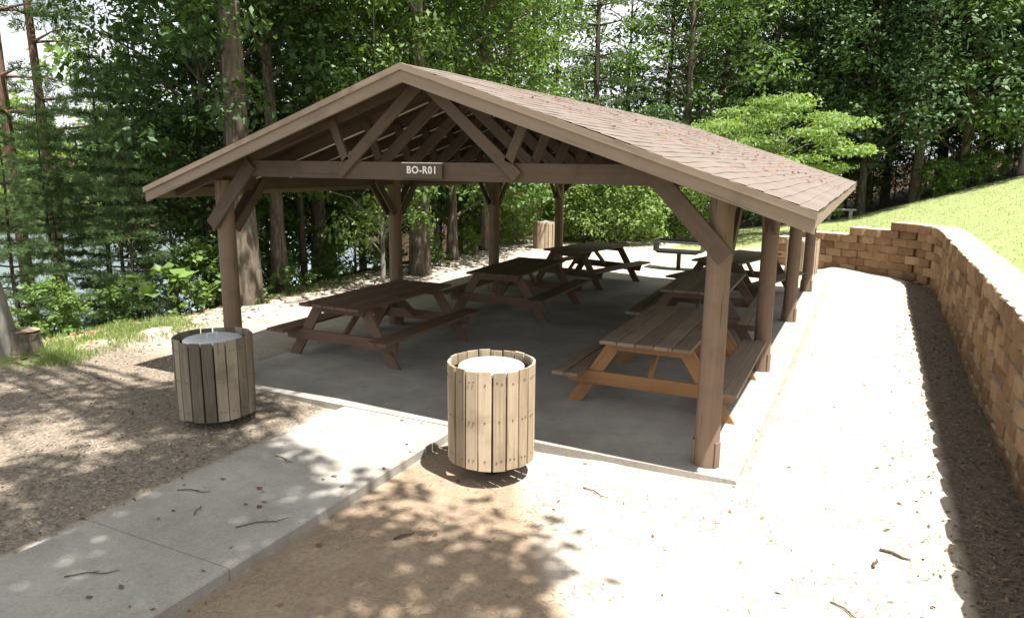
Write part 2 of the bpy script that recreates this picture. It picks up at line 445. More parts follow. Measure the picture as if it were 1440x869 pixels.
# ------------------------------------------------------------------ retaining wall
mb = MB()
seg = []; S = 0
for a, b in zip(WALL[:-1], WALL[1:]):
    L = math.hypot(b[0] - a[0], b[1] - a[1]); seg.append((S, L, a, b)); S += L
def along(s):
    for (s0, L, a, b) in seg:
        if s <= s0 + L or (s0, L, a, b) == seg[-1]:
            t = (s - s0) / L; dx, dy = (b[0] - a[0]) / L, (b[1] - a[1]) / L
            return Vector((a[0] + (b[0] - a[0]) * t, a[1] + (b[1] - a[1]) * t, 0)), Vector((dx, dy, 0)), Vector((-dy, dx, 0))
BW, BH = .43, .2
for k in range(8):
    s = -.0 if k % 2 == 0 else -BW / 2
    while s < S:
        w = BW
        c, t, n = along(min(max(s + w / 2, 0.01), S - .01))
        x = c.x
        top = 8 if (x > 1.85) else 7 if x > .75 else 6 if x > -.55 else 5
        if k < top:
            z0 = -.17 + k * BH; z1 = z0 + BH - .004
            n_in = n  # towards the clearing
            c = c - n_in * (.003 * k - .02 + random.uniform(-.008, .008)) ; ov = .085 if k == top - 1 else 0
            j = lambda a=.012: random.uniform(-a, a)
            e = .026 + j(.014) + ov; r_ = -.002 + ov; hw = w / 2 - .004
            plan = [(-hw, r_ + j(.008)), (-hw * .5 + j(.03), e), (hw * .5 + j(.03), e + j(.015)), (hw, r_ + j(.008)), (hw * .9, -.40), (-hw * .9, -.40)]
            o_ = len(mb.v)
            lev = [(z0, .007), (z0 + .02, 0), (z1 - .018, 0), (z1, .009)]
            for (z, inset) in lev:
                for q, (u, v) in enumerate(plan):
                    vv = v - (inset if v > -.2 else 0) + (j(.008) if v > -.2 else 0)
                    p = c + t * u + n_in * vv; mb.v.append(Vector((p.x, p.y, z)))
            for l in range(3):
                for q in range(6):
                    q2 = (q + 1) % 6
                    mb.face((o_ + l * 6 + q, o_ + l * 6 + q2, o_ + l * 6 + 6 + q2, o_ + l * 6 + 6 + q), [(0, 0)] * 4)
            mb.face(tuple(o_ + q for q in reversed(range(6))), [(0, 0)] * 6)
            mb.face(tuple(o_ + 18 + q for q in range(6)), [(0, 0)] * 6)
        s += w
o = mb.build('retaining_wall', M['block'])
tag(o, 'tan split face concrete block retaining wall curving round the clearing below the lawn', 'wall')

# ------------------------------------------------------------------ pavilion
W_, D_ = 6.108, 3.649
XC = -W_ / 2; HP = 3.737; SL = (HP - 2.45) / (W_ / 2 + .797)
XR = .82; XL = -W_ - .797; YF = -.526; YB = 11.21
def rz(x, off=0): return HP - SL * abs(x - XC) - off
pav = empty('picnic_pavilion', (0, 0, 0))
tag(pav, 'open brown timber picnic pavilion with a low shingled gable roof', 'pavilion')
post_mb = MB()
post_mb.rod([(0, 0, 0), (0, 0, .8), (0, 0, 1.6), (0, 0, 2.545)], [.118, .113, .110, .108], 20, wob=.02)
post0 = post_mb.build('post', M['post'], pav, smooth=True)
posts = []
for i in range(4):
    for x in (0, -W_):
        if i == 0 and x == 0: p = post0
        else:
            p = post0.copy(); col.objects.link(p); p.parent = pav
        p.location = (x, i * D_, 0); p.rotation_euler = (0, 0, random.random() * 6); posts.append(p)
def cleat(p, ang):
    m_ = MB(); a = ang - p.rotation_euler.z
    c = Vector((math.cos(a), math.sin(a), 0)) * .120
    m_.board(c + Vector((0, 0, .005)), c + Vector((0, 0, .25)), .075, .02, c)
    return m_.build('base_cleat', M['post'], p)
for p in posts:
    cleat(p, R(-165)); cleat(p, R(-25))
# eave plates
for x in (0, -W_):
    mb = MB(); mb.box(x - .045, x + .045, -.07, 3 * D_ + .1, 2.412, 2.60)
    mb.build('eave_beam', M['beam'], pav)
# front and rear knee braces in the gable plane + braces along the eaves
def brace(a, b, w, t, n): 
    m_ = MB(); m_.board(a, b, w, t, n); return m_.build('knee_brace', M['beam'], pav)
for y, sgn in ((-.152, 1), (3 * D_ + .152, -1)):
    brace((-.64, y, 2.755), (.085, y, 1.99), .17, .042, (0, 1, 0))
    brace((-W_ + .64, y, 2.755), (-W_ - .085, y, 1.99), .17, .042, (0, 1, 0))
for i in range(4):
    for x, s in ((0, 1), (-W_, -1)):
        for dy in (1, -1):
            if (i == 0 and dy < 0) or (i == 3 and dy > 0): continue
            for q in (1, -1):
                brace((x + q * .071, i * D_ + dy * .10, 1.93), (x + q * .071, i * D_ + dy * .62, 2.53), .115, .04, (1, 0, 0))
# trusses
TY = [-.105 + k * (3 * D_ + .21) / 18 for k in range(19)]
def truss(y, front=False):
    th = .042; y0 = y - th / 2
    h = .13; dk = .028
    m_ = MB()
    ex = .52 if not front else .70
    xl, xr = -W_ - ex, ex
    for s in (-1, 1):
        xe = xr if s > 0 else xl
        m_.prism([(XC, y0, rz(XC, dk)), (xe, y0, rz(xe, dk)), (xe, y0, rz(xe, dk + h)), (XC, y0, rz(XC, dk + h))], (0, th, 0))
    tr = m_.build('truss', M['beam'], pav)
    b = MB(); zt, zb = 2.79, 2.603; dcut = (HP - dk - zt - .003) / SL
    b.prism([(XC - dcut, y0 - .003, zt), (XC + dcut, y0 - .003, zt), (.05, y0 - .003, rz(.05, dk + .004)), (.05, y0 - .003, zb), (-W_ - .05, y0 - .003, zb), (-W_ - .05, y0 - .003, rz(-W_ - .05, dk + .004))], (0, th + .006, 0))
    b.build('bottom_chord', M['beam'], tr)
    yw = y0 - .024 if y < 5 else y0 + th + .024
    for s in (-1, 1):
        for (x0, z0, x1, z1, w) in ((.06, rz(XC + .06, .15), 1.10, 2.66, .125), (1.19, rz(XC + 1.19, .10), 1.0, 2.80, .10)):
            wb = MB(); wb.board((XC + s * x0, yw, z0), (XC + s * x1, yw, z1), w, .04, (0, 1, 0))
            wb.build('web', M['beam'], tr)
    return tr
tr_front = truss(TY[0], True)
tr_mid = truss(TY[1])
# pale strip under the left rafters, standing in for slits of light
st = MB()
xa, xb = -W_ - .40, XC - .35
st.board((xa, TY[1], rz(xa, .170)), (xb, TY[1], rz(xb, .170)), .030, .012, (0, 0, 1), .002)
st.build('light_slit', M['pale'], tr_mid)
for k in range(2, 19):
    c = copy_tree(tr_mid, pav); c.location = (0, TY[k] - TY[1], 0)
# roof slopes: decking below, stepped shingle courses above
for s in (-1, 1):
    xe = XR if s > 0 else XL
    mb = MB(); n = 28; ov = 0
    L = math.hypot(xe - XC, rz(xe) - HP); P = []
    ny = 40; yy = [YF + (YB - YF) * i / ny for i in range(ny + 1)]
    prof = []
    for k in range(n):
        f0, f1 = k / n, (k + 1) / n
        prof += [(f0, .004), (f1, .010)]
    base = len(mb.v)
    for (f, up) in prof:
        x = XC + (xe - XC) * f
        for i, y in enumerate(yy):
            wav = .004 * math.sin(f * 17 + y * 2.1) + .003 * math.sin(y * 5.3 + f * 9) + random.uniform(-.001, .001)
            dx = random.uniform(-.003, .003) if up > .005 else 0
            mb.v.append(Vector((x + dx, y + (random.uniform(-.012, .012) if i in (0, ny) else 0), rz(x, 0) + up + wav)))
    m1 = ny + 1
    for k in range(len(prof) - 1):
        for i in range(ny):
            f0, f1 = prof[k][0] * L, prof[k + 1][0] * L
            if f1 == f0: f1 += .001
            mb.face((base + k * m1 + i, base + k * m1 + i + 1, base + (k + 1) * m1 + i + 1, base + (k + 1) * m1 + i),
                    [(yy[i], f0), (yy[i + 1], f0), (yy[i + 1], f1), (yy[i], f1)])
    roof = mb.build('shingle_roof', M['shingle'], pav, recalc=False)
    for pl in roof.data.polygons: break
    if roof.data.polygons[0].normal.z < 0: roof.data.flip_normals()
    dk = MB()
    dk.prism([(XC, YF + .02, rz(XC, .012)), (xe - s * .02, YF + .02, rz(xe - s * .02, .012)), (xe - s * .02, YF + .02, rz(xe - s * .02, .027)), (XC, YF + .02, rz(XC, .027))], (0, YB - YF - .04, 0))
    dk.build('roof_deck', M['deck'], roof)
    # rake boards front and back: wide barge board with a narrower trim proud of it
    for (y, dy) in ((YF + .012, 1), (YB - .012, -1)):
        rb = MB(); x2 = xe - s * .012
        rb.prism([(XC, y, rz(XC, .050)), (x2, y, rz(x2, .050)), (x2, y, rz(x2, .178)), (XC, y, rz(XC, .178))], (0, dy * .035, 0))
        rb.build('rake_board', M['fascia'], roof)
        rb = MB(); y2 = y - dy * .024
        rb.prism([(XC, y2, rz(XC, -.001)), (xe, y2, rz(xe, -.001)), (xe, y2, rz(xe, .062)), (XC, y2, rz(XC, .062))], (0, dy * .055, 0))
        rb.build('rake_trim', M['fascia'], roof)
    fb = MB(); x2 = xe - s * .03
    fb.board((x2, YF + .05, rz(x2, .085)), (x2, YB - .05, rz(x2, .085)), .125, .03, (1, 0, 0))
    fb.build('eave_board', M['fascia'], roof)

# sign
sg = empty('name_sign', (-3.055, -.162, 2.702))
tag(sg, 'small brown sign reading BO-R01 on the front tie beam of the pavilion', 'sign')
mb = MB(); mb.box(-.245, .245, -.012, .012, -.08, .075, .003); mb.build('plate', M['sign'], sg)
mb = MB(); mb.box(-.245, .245, -.02, .014, .0765, .086, .002); mb.build('sunlit_edge', M['white'], sg)  # added white strip, painted sunlight on the plate's top edge
cu = bpy.data.curves.new('lettering', 'FONT'); cu.body = 'BO-R01'; cu.size = .104; cu.align_x = 'CENTER'; cu.align_y = 'CENTER'
cu.offset = .0026; cu.extrude = .002; cu.space_character = 1.12; cu.resolution_u = 4
tmp = bpy.data.objects.new('tmp', cu); col.objects.link(tmp)
dg = bpy.context.evaluated_depsgraph_get(); lm = bpy.data.meshes.new_from_object(tmp.evaluated_get(dg))
bpy.data.objects.remove(tmp); lm.materials.clear(); lm.materials.append(M['white'])
lo = bpy.data.objects.new('lettering', lm); col.objects.link(lo); lo.parent = sg; lo.location = (0, -.0155, .006); lo.rotation_euler = (R(90), 0, 0)

# ------------------------------------------------------------------ picnic tables
def table(label, loc, rz_, mt, mf, L=2.42):
    """centre at the middle of the footprint, long side along y; top .84 high"""
    t = empty('picnic_table', loc, rz_); tag(t, label, 'picnic table', 'picnic tables under the pavilion roof')
    h = L / 2; zt = .84
    mb = MB()
    for k in range(5):
        x = -.416 + k * .208
        mb.board((x, -h + random.uniform(-.008, .008), zt - .02), (x, h, zt - .02 + random.uniform(-.003, .003)), .196, .04, (0, 0, 1), .005)
    mb.build('tabletop', mt, t)
    for s in (-1, 1):
        mb = MB()
        for k in (0, 1):
            x = s * (.80 + k * .162)
            mb.board((x, -h - .12, .43), (x, h + .12, .432), .15, .04, (0, 0, 1), .005)
        mb.build('bench', mt, t)
    for y in (-h + .28, h - .28):
        d = -1 if y < 0 else 1
        for s in (-1, 1):
            mb = MB(); a = Vector((s * .40, y, zt - .045)); b = Vector((s * .93, y, 0))
            w = .155; dx = s * w * .62
            mb.prism([(s * .29, y - .02, zt - .042), (s * .29 + s * .18, y - .02, zt - .042), (s * .985, y - .02, .0), (s * .80, y - .02, .0)], (0, .042, 0))
            mb.build('leg', mf, t)
        mb = MB(); y2 = y + d * .043
        mb.prism([(-.99, y2 - .02, .408), (.99, y2 - .02, .408), (.95, y2 - .02, .255), (-.95, y2 - .02, .255)], (0, .042, 0))
        mb.build('bench_support', mf, t)
        mb = MB(); mb.prism([(-.46, y2 - .02, zt - .042), (.46, y2 - .02, zt - .042), (.40, y2 - .02, zt - .15), (-.40, y2 - .02, zt - .15)], (0, .042, 0))
        mb.build('top_cleat', mf, t)
        mb = MB(); mb.board((0, y - d * .02, .34), (0, y - d * .58, zt - .05), .09, .042, (1, 0, 0)); mb.build('diagonal_brace', mf, t)
    return t
table('picnic table with bright orange stained legs right behind the front right pavilion post', (-.94, 2.16, 0), R(1), M['table_top'], M['table_new'])
table('brown picnic table behind the orange legged one, second along the right side', (-1.26, 5.9, 0), R(2), M['table_top'], M['table_red'])
table('farthest picnic table on the right side, turned askew near the grill', (-1.35, 9.75, 0), R(-14), M['table_old'], M['table_old'])
table('reddish brown picnic table standing nearest the front left post', (-5.37, 2.2, 0), R(0), M['table_red'], M['table_red'])
table('dark picnic table in the middle of the left row under the roof', (-4.86, 5.95, 0), R(2), M['table_old'], M['table_red'])
table('dark picnic table farthest back in the left row, turned towards the bush', (-4.85, 9.75, 0), R(-13), M['table_old'], M['table_old'], 2.2)

# ------------------------------------------------------------------ trash cans
def can(label, loc, rz_, m, h0=.19, h1=1.10):
    t = empty('trash_can', loc, rz_); tag(t, label, 'trash can', 'round trash cans clad in wooden slats')
    r = .395; n = 20
    mb = MB()
    for k in range(n):
        a = 2 * math.pi * k / n + random.uniform(-.01, .01); c = Vector((math.cos(a), math.sin(a), 0)); lean = random.uniform(-.004, .004)
        mb.board(c * r + Vector((lean, lean, h0 + random.uniform(-.012, .008))), c * (r + random.uniform(-.004, .004)) + Vector((0, 0, h1 + random.uniform(-.008, .008))),   .113 + random.uniform(-.006, .005), .022, c, .004)
    for k in range(n):
        a = 2 * math.pi * k / n; c = Vector((math.cos(a), math.sin(a), 0))
        for z in (h0 + .09, (h0 + h1) / 2, h1 - .1):
            for q in (-.022, .022) if random.random() < .6 else (0,):
                tg = Vector((-c.y, c.x, 0)) * q; p = c * (r + .0115) + tg + Vector((0, 0, z + random.uniform(-.012, .012)))
                mb.rod([p, p + c * .005], .007, 6, 1)
    mb.build('slat_shell', [m, M['bolt']], t)
    for z in (h0 + .07, (h0 + h1) / 2 - .02, h1 - .13):
        mb = MB(); mb.lathe([(r - .02, z), (r - .013, z), (r - .013, z + .045), (r - .02, z + .045), (r - .02, z)], 40); mb.build('hoop', M['hoop'], t, smooth=True)
    mb = MB(); mb.lathe([(.0, h0 + .03), (.28, h0 + .03), (.292, h0 + .06), (.292, h1 - .085), (.28, h1 - .085), (.28, h0 + .1)], 40); mb.build('drum', M['drum'], t, smooth=True)
    mb = MB(); zl = h1 - .045
    mb.lathe([(.303, zl - .03), (.307, zl + .0), (.296, zl + .010), (.22, zl + .018), (.10, zl + .024), (.001, zl + .026)], 40); lid = mb.build('lid', M['lid'], t, smooth=True)
    mb = MB(); mb.rod([(-.06, .0, zl + .03), (-.055, 0, zl + .068), (.055, 0, zl + .068), (.06, 0, zl + .03)], .009, 8); mb.build('handle', M['lid'], lid)
    mb = MB(); mb.rod([(0, 0, 0), (0, 0, h0 + .05)], .075, 16); mb.lathe([(.001, h0 + .0), (.26, h0 + .0), (.26, h0 + .028), (.001, h0 + .028)], 24); mb.build('pedestal', M['hoop'], t)
    return t
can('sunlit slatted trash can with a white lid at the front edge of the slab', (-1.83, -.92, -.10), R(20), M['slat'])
can('shaded grey slatted trash can on the mulch by the front left post', (-5.14, -1.18, -.05), R(75), M['slat_shaded'], .11, .97)
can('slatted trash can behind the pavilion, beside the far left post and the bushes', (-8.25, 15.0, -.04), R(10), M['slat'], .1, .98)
can('slatted trash can standing against the retaining wall beyond the right hand posts', (-.36, 13.75, -.03), R(33), M['slat'], .05, .95)

# ------------------------------------------------------------------ pedestal grill
gr = empty('barbecue_grill', (-3.43, 13.05, -.02)); tag(gr, 'black iron pedestal grill in the clearing behind the pavilion', 'grill')
mb = MB(); mb.box(-.05, .05, -.05, .05, 0, .46, .006); mb.build('post', M['iron'], gr)
mb = MB(); mb.prism([(-.62, -.3, .52), (.62, -.3, .52), (.52, -.3, .455), (-.52, -.3, .455)], (0, .6, 0)); mb.build('fire_tray', M['iron'], gr)
for s in (-1, 1):
    mb = MB(); mb.prism([(s * .63, -.3, .50), (s * .63, .3, .50), (s * .63, .3, .80), (s * .63, -.22, .80), (s * .63, -.3, .70)], (s * .012, 0, 0)); mb.build('side_plate', M['iron'], gr)
mb = MB(); mb.box(-.62, .62, .29, .302, .72, .80, .002); mb.build('back_rail', M['iron'], gr)
mb = MB()
for k in range(9): mb.rod([(-.62, -.26 + k * .06, .735), (.62, -.26 + k * .06, .735)], .009, 6)
for x in (-.6, 0, .6): mb.rod([(x, -.28, .725), (x, .27, .725)], .009, 6)
mb.build('grate', M['iron'], gr)
mb = MB(); mb.rod([(-.72, -.32, .77), (-.66, -.32, .77), (-.64, -.2, .75)], .012, 8); mb.build('handle', M['iron'], gr)

# far bench at the wood's edge
bn = empty('park_bench', (-.08, 27.6, gz(-.08, 27.6)), R(8)); tag(bn, 'small pale bench in the shade at the edge of the wood beyond the lawn', 'bench')
mb = MB(); mb.box(-.62, .62, -.2, .2, .40, .47, .01); mb.build('seat', M['bench_stone'], bn)
for s in (-1, 1):
    mb = MB(); mb.box(s * .42 - .07, s * .42 + .07, -.17, .17, -.05, .398, .01); mb.build('leg', M['bench_stone'], bn)

# stump
st = empty('tree_stump', (-9.82, -.5, gz(-9.82, -.5) - .05)); tag(st, 'low cut tree stump at the left edge of the clearing', 'stump')
mb = MB(); mb.rod([(0, 0, 0), (0, 0, .1), (.01, 0, .24), (.03, .01, .36)], [.30, .24, .205, .20], 18, wob=.1); mb.build('bark', M['bark'], st)
mb = MB(); mb.rod([(.03, .01, .36), (.03, .01, .368)], .185, 18, wob=.05); mb.build('cut_face', M['stump'], st)

# ------------------------------------------------------------------ vegetation
def quads(name, C, A_, B_, m, parent=None):
    """leaf quads: centres C, half axes A_ (along) and B_ (across)"""
    n = len(C); P = np.empty((n, 4, 3)); P[:, 0] = C - A_; P[:, 1] = C + B_ - A_ * .15; P[:, 2] = C + A_; P[:, 3] = C - B_ - A_ * .15
    me = bpy.data.meshes.new(name)
    me.vertices.add(n * 4); me.vertices.foreach_set('co', P.reshape(-1))
    me.loops.add(n * 4); me.loops.foreach_set('vertex_index', np.arange(n * 4, dtype=np.int32))
    me.polygons.add(n); me.polygons.foreach_set('loop_start', np.arange(0, n * 4, 4, dtype=np.int32))
    me.update(calc_edges=True); me.materials.append(m)
    if parent is None and name is None: return me
    return me
def unit(a): return a / np.maximum(np.linalg.norm(a, axis=-1, keepdims=True), 1e-9)
def leaf_set(cent, size, r, updir, asp=.55):
    """cent: (n,3); updir: (n,3) preferred normals"""
    n = len(cent); nn = unit(updir + r.normal(0, .45, (n, 3)))
    ref = unit(r.normal(0, 1, (n, 3))); a = unit(np.cross(nn, ref)); b = np.cross(nn, a)
    s = size * r.uniform(.5, 1.45, (n, 1))
    a = a * s * .5; a[:, 2] -= s[:, 0] * .08
    return cent, a, b * s * .5 * asp
def puff_leaves(c, rad, n, r, flat=.6, size=.15, lim=None):
    d = unit(r.normal(0, 1, (n, 3))); u = r.uniform(.12, 1, (n, 1)) ** .55
    p = d * u * rad; p[:, 2] *= flat
    # broken outline: push by a lumpy factor
    k = 1 + .28 * np.sin(d[:, :1] * 7 + c[0] * 5) * np.cos(d[:, 1:2] * 6 + c[1] * 3)
    p = p * k + c
    up = d * .45; up[:, 2] += .75
    return leaf_set(p, size, r, up)
def join(sets):
    return [np.concatenate(x) for x in zip(*sets)]

def tree_mesh(seed, H, h0, Rc, npuff, nleaf, size, lm, bm_, tr=.17, shape=.7, flat=.55, lean=.0, pr=(.22, .42)):
    r = np.random.default_rng(seed); random.seed(seed)
    mb = MB(); pts = []; rad = []
    for i in range(9):
        t = i / 8; z = H * .93 * t
        pts.append((lean * z + .12 * math.sin(t * 5 + seed) * t, .1 * math.sin(t * 4 + seed * 2) * t, z - .25 if i == 0 else z))
        rad.append(tr * (1.35 if i == 0 else 1) * (1 - .88 * t ** 1.1))
    mb.rod(pts, rad, 10, wob=.06)
    sets = []
    for k in range(npuff):
        t = ((k + .5) / npuff) ** .9; z = h0 + (H - h0) * t
        env = Rc * max(.12, math.sin(math.pi * min(1, (.22 + .76 * t))) ** shape)
        a = k * 2.39996 + r.uniform(-.4, .4); rr = env * math.sqrt(r.uniform(.12, 1))
        tx = np.interp(z, [p[2] for p in pts], [p[0] for p in pts]); ty = np.interp(z, [p[2] for p in pts], [p[1] for p in pts])
        c = np.array([tx + rr * math.cos(a), ty + rr * math.sin(a), z]); pr_ = Rc * r.uniform(*pr)
        sets.append(puff_leaves(c, pr_, int(nleaf / npuff * (pr_ / (Rc * .32)) ** 1.6) + 8, r, flat, size))
        if rr > .25 * Rc:
            zb = max(h0 * .55, z - rr * r.uniform(.25, .6)); bx = np.interp(zb, [p[2] for p in pts], [p[0] for p in pts]); by = np.interp(zb, [p[2] for p in pts], [p[1] for p in pts])
            mid = ((bx + c[0]) / 2 + r.uniform(-.15, .15), (by + c[1]) / 2 + r.uniform(-.15, .15), (zb + z) / 2 + .12 * rr)
            q = tr * .34 * (1 - .6 * t)
            mb.rod([(bx, by, zb), mid, tuple(c)], [q, q * .7, q * .25], 6, cap=False)
    tmp = mb.build('trunk', bm_, smooth=True); tme = tmp.data; bpy.data.objects.remove(tmp)
    return tme, quads('crown', *join(sets), lm)

def pine_mesh(seed, H, h0, Rc, lm, bm_, tr=.14, nwh=14, size=.16, dens=1.0):
    r = np.random.default_rng(seed); random.seed(seed); mb = MB()
    pts = [(.05 * math.sin(i + seed), .05 * math.cos(i * 1.3), H * i / 7 - (.25 if i == 0 else 0)) for i in range(8)]
    mb.rod(pts, [tr * (1.3 if i == 0 else 1) * (1 - .9 * i / 7) + .008 for i in range(8)], 10, wob=.06)
    C = []; Ax = []; Bx = []
    for w in range(nwh):
        t = (w + r.uniform(0, .5)) / nwh; z = h0 + (H - h0) * t; L = Rc * (1 - t) ** .75 * r.uniform(.75, 1.1) + .25
        nb = int(r.integers(4, 7)); a0 = r.uniform(0, 6)
        for b in range(nb):
            if r.uniform() < .12: continue
            a = a0 + 6.283 * b / nb + r.uniform(-.3, .3); l = L * r.uniform(.6, 1.1); dr = r.uniform(-.12, .14)
            d = np.array([math.cos(a), math.sin(a), dr]); e = np.array([0, 0, z]) + d * l + np.array([0, 0, -.05 * l * l * .3])
            mb.rod([(0, 0, z), tuple(np.array([0, 0, z]) + d * l * .5 + np.array([0, 0, .04 * l])), tuple(e)], [.028 + .01 * l, .018, .005], 5, cap=False)
            nt_ = int(l * 17 * dens) + 3
            for q in range(nt_):
                f = r.uniform(.25, 1.0); side = r.uniform(-1, 1) * .42 * l * (1.1 - f * .75)
                pc = np.array([0, 0, z]) + d * l * f + np.array([-math.sin(a), math.cos(a), 0]) * side + np.array([0, 0, r.normal(0, .05)])
                out = unit(np.array([[math.cos(a) - math.sin(a) * np.sign(side) * .6, math.sin(a) + math.cos(a) * np.sign(side) * .6, .25]]))[0]
                n_ = 9
                dirs = unit(out + r.normal(0, .62, (n_, 3))); s = size * r.uniform(.7, 1.3, (n_, 1))
                C.append(pc + dirs * s * .5); Ax.append(dirs * s * .5)
                Bx.append(unit(np.cross(dirs, r.normal(0, 1, (n_, 3)))) * .011)
    tmp = mb.build('trunk', bm_, smooth=True); tme = tmp.data; bpy.data.objects.remove(tmp)
    return tme, quads('crown', np.concatenate(C), np.concatenate(Ax), np.concatenate(Bx), lm)

P = {}
P['broad_dark'] = tree_mesh(1, 15, 2.6, 3.9, 54, 11000, .20, M['leaf_dark'], M['bark'], .20)
P['broad_mid'] = tree_mesh(2, 14, 2.0, 3.6, 50, 9500, .19, M['leaf_mid'], M['bark'], .17)
P['broad_tall'] = tree_mesh(3, 18, 6.5, 3.9, 46, 9500, .19, M['leaf_mid'], M['bark'], .22)
P['broad_light'] = tree_mesh(4, 9, 1.4, 2.9, 44, 11000, .17, M['leaf_light'], M['bark_grey'], .09)
P['holly'] = tree_mesh(5, 14, 2.9, 3.7, 80, 19000, .19, M['leaf_blue'], M['bark_dark'], .2, .55, .7)
P['broad_sparse'] = tree_mesh(14, 13, 4.0, 3.0, 40, 3600, .19, M['leaf_mid'], M['bark'], .12, .7, .5)
P['pine_thin'] = pine_mesh(27, 15, 4.0, 2.6, M['needle'], M['bark_dark'], .15, 12, .2, .9)
P['dogwood'] = tree_mesh(6, 5.6, 2.0, 3.3, 27, 12000, .15, M['leaf_bush'], M['bark_grey'], .10, .6, .22, pr=(.24, .44))
P['broad_slim'] = tree_mesh(16, 13, 2.6, 2.5, 50, 7600, .18, M['leaf_dark'], M['bark_dark'], .07, .7, .55)
P['under'] = tree_mesh(8, 5.0, .5, 1.9, 30, 4300, .14, M['leaf_mid'], M['bark_dark'], .05, .6, .5)
P['under_dark'] = tree_mesh(9, 6.0, .5, 2.2, 32, 4800, .15, M['leaf_dark'], M['bark_dark'], .06, .6, .5)
P['bush'] = tree_mesh(10, 3.3, .1, 1.75, 60, 13500, .115, M['leaf_bush'], M['bark_dark'], .035, .45, .7, pr=(.26, .42))
P['shrub'] = tree_mesh(11, 1.25, .06, .62, 22, 1500, .10, M['leaf_light'], M['bark_dark'], .016, .5, .7)
P['weed'] = tree_mesh(12, .6, .03, .34, 12, 500, .085, M['leaf_light'], M['bark_dark'], .008, .5, .6)
P['pine'] = pine_mesh(21, 9.5, .6, 2.6, M['needle'], M['bark_dark'], .09, 19, .20, 1.5)
P['pine_high'] = pine_mesh(25, 9.5, 3.6, 2.4, M['needle'], M['bark_dark'], .10, 14, .21, 1.6)
P['pine_tall'] = pine_mesh(22, 21, 8.5, 2.4, M['needle'], M['bark_pine'], .17, 13, .2)
P['hemlock'] = pine_mesh(23, 15, 2.0, 3.3, M['needle'], M['bark_dark'], .2, 22, .17, 1.1)

PI2 = 6.283
CX, CY = 1.206, -6.689
def pol(az, D): a = R(az); return CX - math.sin(a) * D, CY + math.cos(a) * D
def plant(kind, name, label, x, y, s=1.0, rz_=None, group=None, cat='tree', crown='crown', stem='trunk', sink=.0, sz=None, tilt=0):
    tme, cme = P[kind]
    e = empty(name, (x, y, gz(x, y) - sink), random.uniform(0, PI2) if rz_ is None else rz_)
    e.scale = (s, s, sz or s); e.rotation_euler.x = tilt
    a = bpy.data.objects.new(stem, tme); col.objects.link(a); a.parent = e
    b = bpy.data.objects.new(crown, cme); col.objects.link(b); b.parent = e
    tag(e, label, cat, group); return e

# --- trees with their own place in the picture
random.seed(31)
plant('broad_tall', 'broadleaf_tree', 'thick trunked tall tree just behind the front left pavilion post', *pol(46.4, 15.2), 1.12, group='tall trees on the lake bank')
plant('broad_tall', 'broadleaf_tree', 'slimmer grey trunk standing right of the thick trunk behind the front left post', *pol(44.0, 16.6), .74, group='tall trees on the lake bank')
plant('broad_tall', 'broadleaf_tree', 'thick trunked tall tree beside the second left pavilion post', *pol(33.4, 18.4), 1.08, group='tall trees on the lake bank')
plant('broad_light', 'broadleaf_tree', 'thin pole sapling seen left of the second left pavilion post', *pol(36.3, 17.2), .62, sz=.85, group='tall trees on the lake bank')
plant('broad_mid', 'broadleaf_tree', 'dark slender trunk seen through the pavilion left of the third left post', *pol(30.9, 21.0), .85, group='tall trees on the lake bank')
plant('broad_mid', 'broadleaf_tree', 'slender tree seen through the pavilion just left of the third left post', *pol(28.4, 23.0), .85, group='tall trees on the lake bank')
plant('broad_tall', 'broadleaf_tree', 'slim pale trunk rising above the roof ridge near its front', *pol(26.3, 27), .8, sz=1.05, group='tall trees on the lake bank')
plant('broad_tall', 'broadleaf_tree', 'slim darker trunk above the roof just right of the pale one', *pol(24.8, 31), .75, sz=1.0, group='tall trees on the lake bank')
plant('pine_thin', 'pine_tree', 'thin dark pine against the sky gap above the roof', *pol(19.9, 30), 1.0, group='tall pines by the lake')
plant('pine_tall', 'pine_tree', 'tall bare pine trunk nearest the left edge of the sky gap', *pol(60.2, 22), 1.05, group='tall pines by the lake', sink=2)
plant('pine_tall', 'pine_tree', 'leaning bare pine trunk right of the other bare pine at the upper left', *pol(58.3, 22.5), 1.0, group='tall pines by the lake', sink=2, tilt=.05)
plant('pine_high', 'pine_tree', 'feathery young pine by the lake at the far left', *pol(58.6, 17.5), .55, group='young pines on the lake bank')
plant('pine_high', 'pine_tree', 'slim feathery pine with water showing on both sides of its trunk', *pol(55.3, 18.5), .7, group='young pines on the lake bank')
plant('pine_high', 'pine_tree', 'feathery young pine standing left of the broad dark tree', *pol(53.0, 20.5), .82, group='young pines on the lake bank')
plant('pine', 'pine_tree', 'soft young pine across the left half of the lake gap', *pol(58.2, 17.2), .44, group='young pines on the lake bank')
plant('pine', 'pine_tree', 'soft young pine across the right half of the lake gap', *pol(54.4, 17.0), .5, group='young pines on the lake bank')
plant('pine', 'pine_tree', 'low drooping pine beside the stump', *pol(60.8, 14.8), .42, group='young pines on the lake bank')
plant('pine', 'pine_tree', 'low pine boughs hanging behind the big leaved sapling', *pol(53.8, 15.5), .42, group='young pines on the lake bank')
plant('broad_dark', 'broadleaf_tree', 'broad dark tree left of the roof peak, over the left eave', *pol(49.0, 20.5), .62, sz=.95, group='tall trees on the lake bank')
plant('broad_dark', 'broadleaf_tree', 'dark spreading tree between the left eave and the ridge', *pol(41.0, 19.5), 1.0, group='tall trees on the lake bank')
plant('broad_light', 'broadleaf_tree', 'bright green tree above the left slope of the roof', *pol(37.8, 22), 1.15, group='tall trees on the lake bank')
